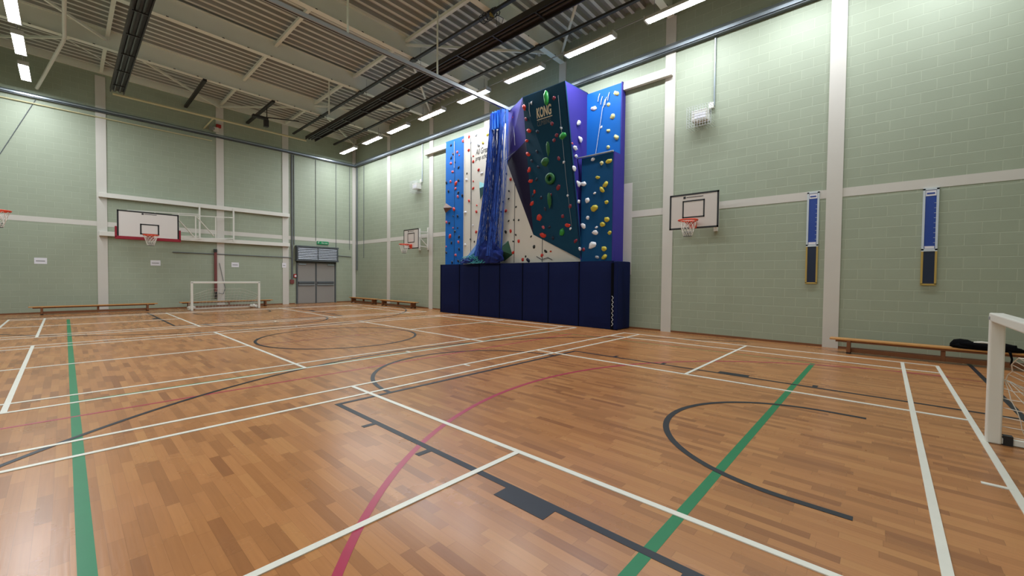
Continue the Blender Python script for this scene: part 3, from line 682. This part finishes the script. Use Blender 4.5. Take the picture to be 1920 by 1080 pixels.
# ------------------------------------------------------------------ crash pads
U = [14.30, 13.05, 11.86, 10.72, 9.58, 8.42, 7.2, 6.02]
names7 = ['leftmost, under the blue panel', 'second from the left, under the piled net', 'third from the left', 'middle one of the seven front pads', 'fifth from the left', 'second from the right end', 'rightmost front one beside the black lacing']
padx = 11.03
for i in range(7):
    a, b = U[i], U[i+1]
    t = thing('crash_pad', 'navy crash pad standing below the climbing wall, ' + names7[i], 'crash pad', (11.2, (a+b)/2, 0), 'crash pads round the foot of the climbing wall')
    m = MB(); nu, nv = 10, 12; vs = []; fs = []
    for iu in range(nu+1):
        for iv in range(nv+1):
            y = a - .006 + (b - a + .012)*iu/nu; z = .01 + 2.06*iv/nv
            e = min(1, 6*min(iu/nu, 1-iu/nu))*min(1, 8*min(iv/nv, 1-iv/nv))
            vs.append((padx + .02 - .02*e + .008*noise.noise(Vector((y*2, z*1.6, i*3.1)))*e, y, z))
    for iu in range(nu):
        for iv in range(nv): fs.append((iu*(nv+1)+iv, iu*(nv+1)+iv+1, (iu+1)*(nv+1)+iv+1, (iu+1)*(nv+1)+iv))
    m.add(vs, fs); m.box(padx+.03, b+.006, .01, 11.19, a-.006, 2.07)
    obj('cover', m, M['navy'], t, smooth=False)
    obj('seam_strip', MB().box(padx+.005, a-.018, .01, padx+.06, a+.006, 2.07), M['pad_edge'], t)
t = thing('crash_pad', 'navy crash pad covering the right side of the climbing wall base', 'crash pad', (11.5, 5.9, 0), 'crash pads round the foot of the climbing wall')
obj('cover', MB().box(padx-.02, 5.83, .01, XR-.02, 5.98, 2.06), M['navy'], t, bevel=.03)
lace = MB()
for i in range(7): lace.tube([(padx-.03, 6.0, .12+i*.13), (padx-.03, 5.95, .18+i*.13), (padx-.03, 6.0, .24+i*.13)], .008, 5)
obj('lacing', lace, M['rope'], t); obj('lacing_flap', MB().box(padx-.026, 5.95, .02, padx-.012, 6.04, 2.0), M['pad_edge'], t)

# ------------------------------------------------------------------ climbing wall
cw = thing('climbing_wall', 'tall blue, white and dark climbing wall with an overhang and coloured holds', 'climbing wall', (11.5, 10, 0))
TL, TR, BL, BR = Vector((10.55,9.23,7.65)), Vector((10.55,7.48,7.65)), Vector((11.4,9.39,3.09)), Vector((11.2,7.2,2.13))
left = obj('left_blue_panel', MB().box(11.55, 13.16, 1.9, XR-.005, 14.62, 7.56), M['cblue'], cw, label='bright blue left panel')
whitep = obj('white_panel', MB().prism([(11.4, 13.2, 1.9), (11.4, 13.2, 7.55), (11.4, 7.62, 7.55), (11.4, 7.62, 2.75), (11.4, 7.3, 2.75), (11.4, 7.3, 1.9)], (XR-11.405, 0, 0)), M['cwhite'], cw, label='white middle panel')
obj('crest_panel', MB().prism([(11.3, 10.79, 7.75), (11.3, 9.3, 7.66), (11.3, 9.3, 7.4), (11.3, 10.79, 7.4)], (.3, 0, 0)), M['cdark'], cw)
up = obj('upper_blue_panel', MB().box(11.65, 6.13, 5.2, XR-.16, 7.4, 7.58), M['cblue'], cw, label='bright blue upper right panel')
low = obj('lower_teal_panel', MB().box(11.2, 6.14, 1.9, 11.66, 7.25, 5.36), M['cteal'], cw, label='deep blue lower right panel')
obj('side_panel', MB().prism([(11.2, 6.1, 1.9), (XR-.01, 6.1, 1.9), (XR-.01, 6.1, 7.6), (11.63, 6.1, 7.6), (11.63, 6.1, 5.37), (11.2, 6.1, 5.37)], (0, .035, 0)), M['cpurple'], cw)
obj('left_trim_strip', MB().box(11.38, 13.17, 1.9, 11.56, 13.2, 7.55), M['cwhite'], cw)
dk = MB(); A3 = Vector((11.4,10.77,7.75)); I = Vector((.05, 0, .01))
dk.add([TL, TR, BR, BL, TL+I, TR+I, BR+I, BL+I], [(0,1,2), (0,2,3), (4,6,5), (4,7,6), (0,4,5,1), (1,5,6,2), (2,6,7,3), (3,7,4,0)])
dark = obj('overhang_face', dk, M['cdark'], cw, label='dark navy overhanging face')
P1 = Vector((11.4, 10.75, 5.95)); Q1 = TL + (BL-TL)*.3
def facet(pts, d):
    n_ = len(pts); d = Vector(d); q = list(pts) + [p_ + d for p_ in pts]
    return MB().add(q, [tuple(range(n_)), tuple(range(2*n_-1, n_-1, -1))] + [(a, (a+1) % n_, n_+(a+1) % n_, n_+a) for a in range(n_)])
lface = obj('overhang_left_face', facet([TL, Q1, P1, A3], (.06, -.01, 0)), M['cpurple'], cw, label='purple left flank of the overhang')
obj('overhang_lower_flank', facet([Q1, BL, P1], (.06, -.01, 0)), M['cpurple_shade'], cw, label='lower flank of the overhang, purple darkened for shade')  # darker copy of the flank purple, shade of the downward face painted in
BT, BB = Vector((11.66, 7.37, 7.62)), Vector((11.66, 7.33, 2.0))
rf = MB().add([TR, BT, BB, BR, TR+Vector((0,.05,0)), BT+Vector((0,.05,0)), BB+Vector((0,.05,0)), BR+Vector((0,.05,0))], [(0,1,2), (0,2,3), (4,6,5), (4,7,6), (0,4,5,1), (1,5,6,2), (2,6,7,3), (3,7,4,0)])
rface = obj('overhang_right_face', rf, M['cpurple'], cw, label='purple right flank of the overhang')
obj('overhang_cap', MB().prism([TL, TR, BT, (11.8, 7.4, 7.62), (11.8, 10.7, 7.7), A3], (0, 0, .02)), M['cdark'], cw)
obj('ledge_bar', MB().tube([(11.17, 7.42, 5.39), (11.17, 6.12, 5.38)], .028, 8), M['galv'], cw)
obj('flank_bar', MB().tube([(11.36, 10.83, 5.98), (10.95, 9.5, 6.25)], .014, 6), M['galv'], cw)
obj('panel_seam', MB().box(11.392, 12.74, 2.1, 11.4, 12.76, 6.5).box(11.392, 10.30, 2.1, 11.4, 10.32, 5.4).box(11.392, 8.96, 2.1, 11.4, 8.98, 2.9).box(11.543, 14.0, 2.1, 11.55, 14.012, 7.5), M['rope_dark'], cw)

# holds: one lumpy mesh per shape, copied
def hold_mesh(seed, flat=.6):
    me = bpy.data.meshes.new('climbing_hold'); vs = []; fs = []; nu, nv = 10, 5
    rr = random.Random(seed); asp = rr.uniform(.75, 1.3)
    vs.append((0, 0, flat))
    for i in range(1, nv+1):
        th = PI/2*i/nv
        for j in range(nu):
            ph = 2*PI*j/nu; d = Vector((math.sin(th)*math.cos(ph), math.sin(th)*math.sin(ph), math.cos(th)))
            k_ = 1 + .35*noise.noise(d*1.6 + Vector((seed*3.3, 0, 0)))
            vs.append((d.x*k_*asp, d.y*k_/asp, d.z*flat*(1+.25*d.y)*k_))
    for j in range(nu): fs.append((0, 1+j, 1+(j+1) % nu))
    for i in range(nv-1):
        for j in range(nu): fs.append((1+i*nu+j, 1+(i+1)*nu+j, 1+(i+1)*nu+(j+1) % nu, 1+i*nu+(j+1) % nu))
    fs.append(tuple(1+(nv-1)*nu+j for j in range(nu)))
    me.from_pydata(vs, [], fs)
    for p in me.polygons: p.use_smooth = len(p.vertices) < 5
    return me
HM = {}
def hold(parent, p, n, col, size, roll=None, name='climbing_hold', mesh=None, sc=None):
    key = (col, random.randrange(4))
    if mesh is None:
        if key not in HM:
            me = hold_mesh(key[1]*7 + ord(col)); me.materials.append(HOLD[col]); HM[key] = me
        mesh = HM[key]
    o = bpy.data.objects.new(name, mesh); COL.objects.link(o); o.parent = parent
    n = Vector(n).normalized(); u = Vector((0,0,1)); r = u.cross(n).normalized(); u = n.cross(r)
    rot = Matrix((r, u, n)).transposed().to_4x4() @ Matrix.Rotation(roll if roll is not None else random.uniform(-1, 1), 4, 'Z')
    s = sc or (size, size, size)
    o.matrix_local = Matrix.Translation(Vector(p) - origin_of(parent)) @ rot @ Matrix.Diagonal((*s, 1))
    return o
SZ = dict(s=.04, m=.062, l=.085, L=.115)
HOLDS = {
'left':'11.55 14.26 7.34 n m;11.55 14.12 6.93 n m;11.55 14.25 6.79 n m;11.55 13.99 6.55 n s;11.55 13.74 6.28 n m;11.55 13.43 7.35 p l;11.55 13.83 6.96 p m;11.55 13.70 6.80 p s;11.55 14.26 6.55 p m;11.55 14.14 6.16 p m;11.55 13.74 5.73 n m;11.55 14.28 5.76 p m;11.55 13.90 5.62 r l;11.55 13.93 5.39 p m;11.55 14.57 5.75 n m;11.55 14.42 5.35 n m;11.55 13.75 5.20 n m;11.55 13.78 5.03 p m;11.55 13.48 5.04 n m;11.55 14.03 4.51 r l;11.55 13.78 4.19 n m;11.55 14.09 4.22 n s;11.55 14.55 3.99 p m;11.55 14.35 3.94 n m;11.55 14.09 3.70 p s;11.55 13.78 3.68 n s;11.55 13.96 3.54 n m;11.55 14.29 3.35 r l;11.55 13.68 3.28 n m;11.55 14.19 3.05 n m;11.55 13.72 3.06 p m;11.55 14.56 2.90 p s;11.55 13.67 2.75 n m;11.55 13.90 2.50 p m;11.55 13.72 2.24 n m;11.55 14.55 2.63 n m;11.55 14.14 2.18 n m',
'white':'11.40 12.90 7.37 r m;11.40 12.46 7.34 g m;11.40 11.79 7.20 y m;11.40 12.79 7.10 g s;11.40 12.06 6.94 y m;11.40 12.32 6.92 g l;11.40 12.91 6.82 r m;11.40 12.63 6.52 r s;11.40 12.63 6.30 r m;11.40 11.81 6.15 n m;11.40 12.30 5.90 r m;11.40 12.12 5.73 w m;11.40 13.02 5.88 k s;11.40 10.75 5.49 k s;11.40 10.53 5.25 r m;11.40 13.04 5.61 w m;11.40 12.62 5.49 r s;11.40 12.62 5.20 r m;11.40 12.88 4.72 r m;11.40 12.40 4.48 r s;11.40 12.42 4.22 r m;11.40 13.10 4.26 w m;11.40 12.42 3.40 r m;11.40 12.63 3.68 w s;11.40 13.10 2.90 w m;11.40 12.77 3.11 k s;11.40 12.53 3.00 k s;11.40 10.61 4.82 k s;11.40 10.62 4.53 k s;11.40 10.76 4.09 r m;11.40 10.24 4.18 k s;11.40 11.02 4.08 n s;11.40 10.90 4.45 n s;11.40 10.61 3.69 k s;11.40 10.34 3.70 k s;11.40 10.10 3.68 k s;11.40 10.76 3.29 k m;11.40 10.50 3.30 r m;11.40 10.24 3.14 k s;11.40 10.36 2.90 k s;11.40 10.09 2.90 r m;11.40 10.36 2.48 r m;11.40 9.74 2.32 k s;11.40 9.88 2.21 r m;11.40 9.62 2.18 n l;11.40 9.49 3.03 k s;11.40 9.35 2.65 k m;11.40 8.98 2.34 r m;11.40 11.15 2.90 n m;11.40 8.82 2.47 k m;11.40 8.60 2.46 o s',
'dark':'10.61 9.19 7.33 r l;10.68 9.16 6.94 q m;10.72 9.06 6.54 r l;10.82 9.22 6.26 r m;10.90 9.22 5.82 r l;11.00 9.24 5.31 r l;10.59 7.93 7.27 q m;10.68 8.06 6.52 q m;10.74 8.02 6.00 q m;10.73 7.90 6.13 q m;10.74 7.67 6.05 G L;10.82 7.88 5.40 q m;10.71 7.72 6.31 w s;10.83 7.69 5.25 w s;10.70 8.67 6.41 n m;10.81 8.77 5.80 n m;10.90 8.78 5.30 n m;10.90 9.07 5.56 n m;10.58 8.86 7.38 w s;11.04 9.23 4.92 r l;11.09 9.09 4.55 r m;11.19 9.28 4.17 r l;11.23 8.97 3.66 r L;11.27 8.83 3.30 p m;11.32 8.87 3.03 r L;10.92 7.96 4.50 q l;11.00 8.34 4.31 q m;11.05 7.85 3.57 q m;11.08 7.67 3.26 r l;11.16 7.95 3.06 G L;11.13 7.40 2.74 q m;10.99 8.93 4.92 n m;11.08 8.79 4.29 n m;11.13 9.20 4.43 n m;11.13 8.65 3.90 n m;11.22 8.53 3.28 n m;11.26 8.40 2.91 n m;11.08 7.57 3.14 w s;10.96 7.61 4.20 w s;11.00 7.54 3.85 q m',
'lface':'11.10 10.13 7.35 r l;11.36 10.62 7.41 b L;11.20 10.16 6.88 b l;11.25 10.31 7.06 r s;11.31 10.23 6.44 b l',
'rface':'11.18 7.37 6.52 w l;11.24 7.34 6.00 w l;10.97 7.36 5.67 w l;10.83 7.38 5.78 p s;10.89 7.34 5.00 w l;11.01 7.35 5.42 w m;11.10 7.30 4.55 w l;11.10 7.30 3.99 w m;11.10 7.26 2.47 w m',
'upper':'11.65 6.31 7.30 Y l;11.65 6.58 7.03 Y m;11.65 7.11 7.05 w l;11.65 6.43 6.62 Y l;11.65 6.83 6.38 w s;11.65 6.57 6.21 Y m;11.65 6.29 5.94 Y l;11.65 6.57 5.69 Y m',
'lower':'11.20 6.84 5.26 w m;11.20 6.53 5.09 Y m;11.20 6.28 5.10 y l;11.20 7.18 4.55 w l;11.20 6.66 4.67 y m;11.20 6.38 4.42 y l;11.20 6.50 4.27 y l;11.20 6.76 4.20 w s;11.20 7.02 4.01 w l;11.20 6.34 3.87 y m;11.20 6.76 3.73 y L;11.20 7.00 3.46 w m;11.20 6.32 3.34 y l;11.20 6.46 3.20 y l;11.20 7.16 3.21 w l;11.20 6.68 3.13 w s;11.20 6.72 2.97 w l;11.20 6.22 2.93 y m;11.20 6.81 2.58 w L;11.20 6.40 2.45 y l;11.20 6.38 2.20 y l;11.20 6.64 2.20 g m;11.20 7.14 2.46 q m',
}
ndark = (TR-TL).cross(BR-TL).normalized(); ndark = ndark if ndark.x < 0 else -ndark
nl = (BL-TL).cross(A3-TL).normalized(); nl = nl if nl.x < 0 else -nl
nrf = (BT-TR).cross(BR-TR).normalized(); nrf = nrf if nrf.y < 0 else -nrf
for key, (par, nrm) in dict(left=(left, (-1,0,0)), white=(whitep, (-1,0,0)), dark=(dark, ndark), lface=(lface, nl), rface=(rface, nrf), upper=(up, (-1,0,0)), lower=(low, (-1,0,0))).items():
    for it in HOLDS[key].split(';'):
        x, y, z, c, s = it.split(); p = Vector((float(x), float(y), float(z)))
        if key == 'dark':       # drop the point onto the face
            q = [TL, TR, BR] if (p - TL).dot((BR-TL).cross(ndark)) * (TR - TL).dot((BR-TL).cross(ndark)) > 0 else [TL, BR, BL]
            nn_ = (q[1]-q[0]).cross(q[2]-q[0]).normalized(); p = p - nn_ * (p - q[0]).dot(nn_)
        if key == 'rface': p = p - nrf * (p - TR).dot(nrf)
        if key == 'lface': p = p - nl * (p - TL).dot(nl)
        hold(par, p, nrm, c, SZ[s])
def on_dark(y, z): return TL + (TR-TL)*((9.23-y)/1.75) + (BR-TR)*((7.65-z)/5.52) - (BR-TR).normalized().cross(Vector((0,0,0)))
def dk_pt(y, z):
    x = TL.x + (y-0)*0; n_ = ndark; return Vector((TL.x - (n_.y*(y-TL.y) + n_.z*(z-TL.z))/n_.x, y, z))
me = hold_mesh(91); me.materials.append(HOLD['G'])
hold(dark, dk_pt(8.23, 7.36), ndark, 'G', 0, 0, 'green_jug', me, (.12, .19, .14))
me = hold_mesh(92); me.materials.append(HOLD['D'])
hold(dark, dk_pt(8.43, 5.4), ndark, 'D', 0, .5, 'green_jug', me, (.17, .14, .12)); hold(dark, dk_pt(8.28, 5.8), ndark, 'D', 0, 0, 'green_jug', me, (.07, .24, .08))
hold(dark, dk_pt(8.35, 4.15), ndark, 'D', 0, 0, 'green_jug', me, (.08, .26, .08))
c = dk_pt(8.24, 4.82); r_ = Vector((0,0,1)).cross(ndark).normalized(); u_ = ndark.cross(r_)
obj('green_ring', MB().tube([c + ndark*.04 + .13*(math.cos(2*PI*i/18)*r_ + math.sin(2*PI*i/18)*u_) for i in range(18)], .065, 8, closed=True), HOLD['D'], dark, smooth=True)
# ropes and quickdraws on the panels
obj('climbing_rope', MB().tube([(11.6, 6.76, 7.0), (11.6, 6.82, 6.6), (11.62, 7.02, 5.45)], .009, 5), M['rope'], up)
for i in range(5):
    y, z = 6.72 + .05*i*(-1)**i, 7.1 + .06*i
    obj('quickdraw', MB().tube([(11.63, y-.03, z+.12), (11.61, y, z), (11.63, y+.03, z-.12)], .012, 5), M['rope'], up)
def dl(y, z, d_=.03): return dk_pt(y, z) + ndark*d_
obj('climbing_rope', MB().tube([dl(7.75, 7.3), dl(7.7, 6.3), dl(7.62, 4.8), dl(7.5, 3.2)], .007, 5), M['cable'], dark)
obj('quickdraw', MB().tube([dl(8.93, 7.4), dl(8.95, 7.15), dl(8.92, 6.95)], .014, 5), M['cable'], dark)
obj('quickdraw', MB().tube([dl(8.8, 7.42), dl(8.83, 7.3)], .014, 5), M['cable'], dark)
obj('climbing_rope', MB().tube([(11.35, 12.74, 7.3), (11.36, 12.72, 5), (11.36, 12.7, 3)], .01, 5), M['rope_dark'], whitep)
obj('climbing_rope', MB().tube([(11.5, 13.98, 7.45), (11.5, 13.98, 6.3)], .01, 5), M['rope'], left)
obj('quickdraw', MB().tube([(11.36, 9.2, 2.3), (11.34, 8.95, 2.18), (11.36, 8.7, 2.25), (11.34, 8.5, 2.17)], .012, 5), M['rope_dark'], whitep)
obj('climbing_rope', MB().tube([(11.1, 10.2, 7.3), (10.98, 10.0, 6.8), (10.98, 9.95, 6.3)], .006, 5), M['rope'], lface)
# climbing volumes
def volume(parent, pts, apex, m, nm='climbing_volume'):
    n_ = len(pts); obj(nm, MB().add(list(pts) + [apex], [tuple(range(n_))[::-1]] + [(i, (i+1) % n_, n_) for i in range(n_)]), M[m], parent)
volume(whitep, [(11.4, 12.25, 5.42), (11.4, 11.75, 5.2), (11.4, 12.2, 4.7)], (11.15, 11.98, 5.08), 'vol_teal')
volume(left, [(11.55, 14.62, 4.85), (11.55, 14.15, 4.6), (11.55, 14.62, 4.4)], (11.33, 14.5, 4.6), 'vol_brown')
volume(whitep, [(11.4, 12.05, 3.2), (11.4, 13.1, 2.3), (11.4, 12.4, 2.05), (11.4, 11.6, 2.05)], (10.98, 12.1, 2.5), 'vol_blue')
volume(whitep, [(11.4, 11.0, 2.75), (11.4, 10.62, 2.95), (11.4, 10.4, 2.4), (11.4, 10.85, 2.15)], (11.1, 10.7, 2.55), 'vol_green')
# lettering
ru = (BR-TR).normalized(); upd = -(ru - Vector((0,1,0))*ru.y).normalized(); rd = Vector((0,-1,0))
tilt = Matrix.Rotation(math.radians(0), 3, ndark)
lettering('lettering', 'KONG', .60, .33, dl(8.66, 6.82, .0), rd, upd, M['text'], dark, 0, .03, .012)
obj('lettering_underline', MB().bar(dl(8.66, 6.77, .01), dl(8.04, 6.77, .01), .012, .025, up=upd), M['text'], dark)
lettering('lettering', 'CLIMBING', .56, .16, dl(8.66, 6.57, .0), rd, upd, M['cable'], dark, 0, .0, .012)
lettering('lettering', 'All Great', .76, .24, (11.4, 12.48, 6.52), (0,-1,.02), (0,0,1), M['ink'], whitep, .25, 0, .004)
lettering('lettering', 'prep school', .84, .24, (11.4, 12.5, 6.24), (0,-1,.02), (0,0,1), M['ink'], whitep, .25, 0, .004)

# ------------------------------------------------------------------ divider net and its track
t = thing('net_track', 'grey steel net track hanging across the hall to the climbing wall', 'track', (4.5, 10.45, 7.75))
obj('channel', MB().box(XL+.02, 10.395, 7.72, 11.28, 10.505, 7.82), M['track'], t)
obj('runner_groove', MB().box(XL+.02, 10.435, 7.712, 11.28, 10.465, 7.722), M['black'], t)
t = thing('divider_net', 'bundle of blue divider netting hanging from the track beside the overhang', 'net', (11.0, 10.8, 2.1))
random.seed(11)
def bundle_at(f, s):
    """centre line of the bundle: f=0 top, 1 bottom; s across -1..1"""
    top = Vector((11.0 - .1, 10.72, 7.66)); mid = Vector((10.98, 10.98, 4.6)); bot = Vector((10.95, 11.3, 2.35))
    c = top*(1-f)**2 + mid*2*f*(1-f) + bot*f*f
    hw = .44*(1-f) + .5*f; hd = .1 + .14*f
    return c + Vector((hd*math.cos(s*5.1 + f*1.3), -s*hw, 0))
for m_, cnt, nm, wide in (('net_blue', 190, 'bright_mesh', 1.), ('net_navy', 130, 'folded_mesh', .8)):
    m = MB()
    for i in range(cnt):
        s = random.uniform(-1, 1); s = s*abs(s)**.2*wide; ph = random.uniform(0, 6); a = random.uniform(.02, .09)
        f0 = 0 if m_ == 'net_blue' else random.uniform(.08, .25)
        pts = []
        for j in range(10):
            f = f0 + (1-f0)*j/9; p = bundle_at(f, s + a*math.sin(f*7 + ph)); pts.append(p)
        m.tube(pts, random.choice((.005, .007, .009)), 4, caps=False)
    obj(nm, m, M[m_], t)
hd = MB()
vs = []; fs = []
for i in range(25):
    u = i/24; y = 10.42 + .64*(1-u); x = 10.88 + .07*math.sin(u*30)
    vs += [(x, y, 7.705), (x, y - .01 + .02*math.sin(u*20), 7.05)]
for i in range(24): fs.append((2*i, 2*i+1, 2*i+3, 2*i+2))
o = obj('header_band', MB().add(vs, fs), M['net_head'], t); sm = o.modifiers.new('thickness', 'SOLIDIFY'); sm.thickness = .006
sheet = MB(); vs = []; fs = []; nu, nv = 40, 24
for i in range(nu+1):
    for j in range(nv+1):
        s = -0.72 + 1.44*i/nu; f = .1 + .9*j/nv; p = bundle_at(f, s)
        vs.append((p.x + .07*math.sin(i*1.9 + f*2) + .05, p.y, p.z))
for i in range(nu):
    for j in range(nv): fs.append((i*(nv+1)+j, i*(nv+1)+j+1, (i+1)*(nv+1)+j+1, (i+1)*(nv+1)+j))
netm = bpy.data.materials.new('net_fold'); netm.use_nodes = True; nt = netm.node_tree; b_ = nt.nodes['Principled BSDF']
b_.inputs['Base Color'].default_value = (*srgb('#233e94'), 1); b_.inputs['Roughness'].default_value = .7
tcn = nt.nodes.new('ShaderNodeTexCoord'); mpn = nt.nodes.new('ShaderNodeMapping'); mpn.inputs['Scale'].default_value = (30, 30, 1.2)
nzn = nt.nodes.new('ShaderNodeTexNoise'); nzn.inputs['Scale'].default_value = 1; nt.links.new(tcn.outputs['Object'], mpn.inputs[0]); nt.links.new(mpn.outputs[0], nzn.inputs['Vector'])
mrn = nt.nodes.new('ShaderNodeMapRange'); mrn.inputs['From Min'].default_value = .36; mrn.inputs['From Max'].default_value = .54; nt.links.new(nzn.outputs['Fac'], mrn.inputs['Value']); nt.links.new(mrn.outputs[0], b_.inputs['Alpha'])
o = obj('gathered_fold', MB().add(vs, fs), netm, t)
hp = MB()
lump(hp, (10.98, 11.25, 2.45, 2.075), .22, .52, .48, 1.7, .5, 40, 24); lump(hp, (10.95, 12.3, 2.16, 2.075), .16, .5, .13, 4.2, .6, 36, 18); lump(hp, (10.95, 10.8, 2.3, 2.075), .17, .3, .24, 8.2, .6, 30, 18)
obj('piled_mesh', hp, M['net_navy'], t, smooth=True)
st = MB()
for i in range(26):
    y0 = random.uniform(11.8, 12.9); pts = [(10.86 + random.uniform(-.06, .1), y0 - .16*j + random.uniform(-.05, .05), 2.14 + .18*math.sin(j*.9 + i) * (1 if j else .3) + .03*j) for j in range(6)]
    pts = [(a, min(b, 13.0), max(2.09, c)) for a, b, c in pts]; st.tube(pts, .012, 5)
obj('loose_cord', st, M['net_teal'], t)

# ------------------------------------------------------------------ camera, world, view
cam = bpy.data.cameras.new('camera'); co = bpy.data.objects.new('camera', cam); COL.objects.link(co)
yaw, pit, rol, fpx = .831, .025, .00989, 765.3
F = Vector((math.sin(yaw)*math.cos(pit), math.cos(yaw)*math.cos(pit), -math.sin(pit)))
Rt = Vector((math.cos(yaw), -math.sin(yaw), 0)); Uv = Rt.cross(F)
r = math.cos(rol)*Rt + math.sin(rol)*Uv; u = -math.sin(rol)*Rt + math.cos(rol)*Uv
mx = Matrix((r, u, -F)).transposed().to_4x4(); mx.translation = (0, 0, 1.53); co.matrix_world = mx
cam.sensor_fit = 'HORIZONTAL'; cam.sensor_width = 36; cam.lens = fpx/1920*36; cam.clip_start = .05
S.camera = co
w = bpy.data.worlds.new('world'); S.world = w; w.use_nodes = True
w.node_tree.nodes['Background'].inputs[0].default_value = (.6, .65, .7, 1); w.node_tree.nodes['Background'].inputs[1].default_value = .05
S.view_settings.view_transform = 'Standard'; S.view_settings.look = 'None'; S.view_settings.gamma = 1; S.view_settings.use_curve_mapping = False
S.view_settings.exposure = 0.0
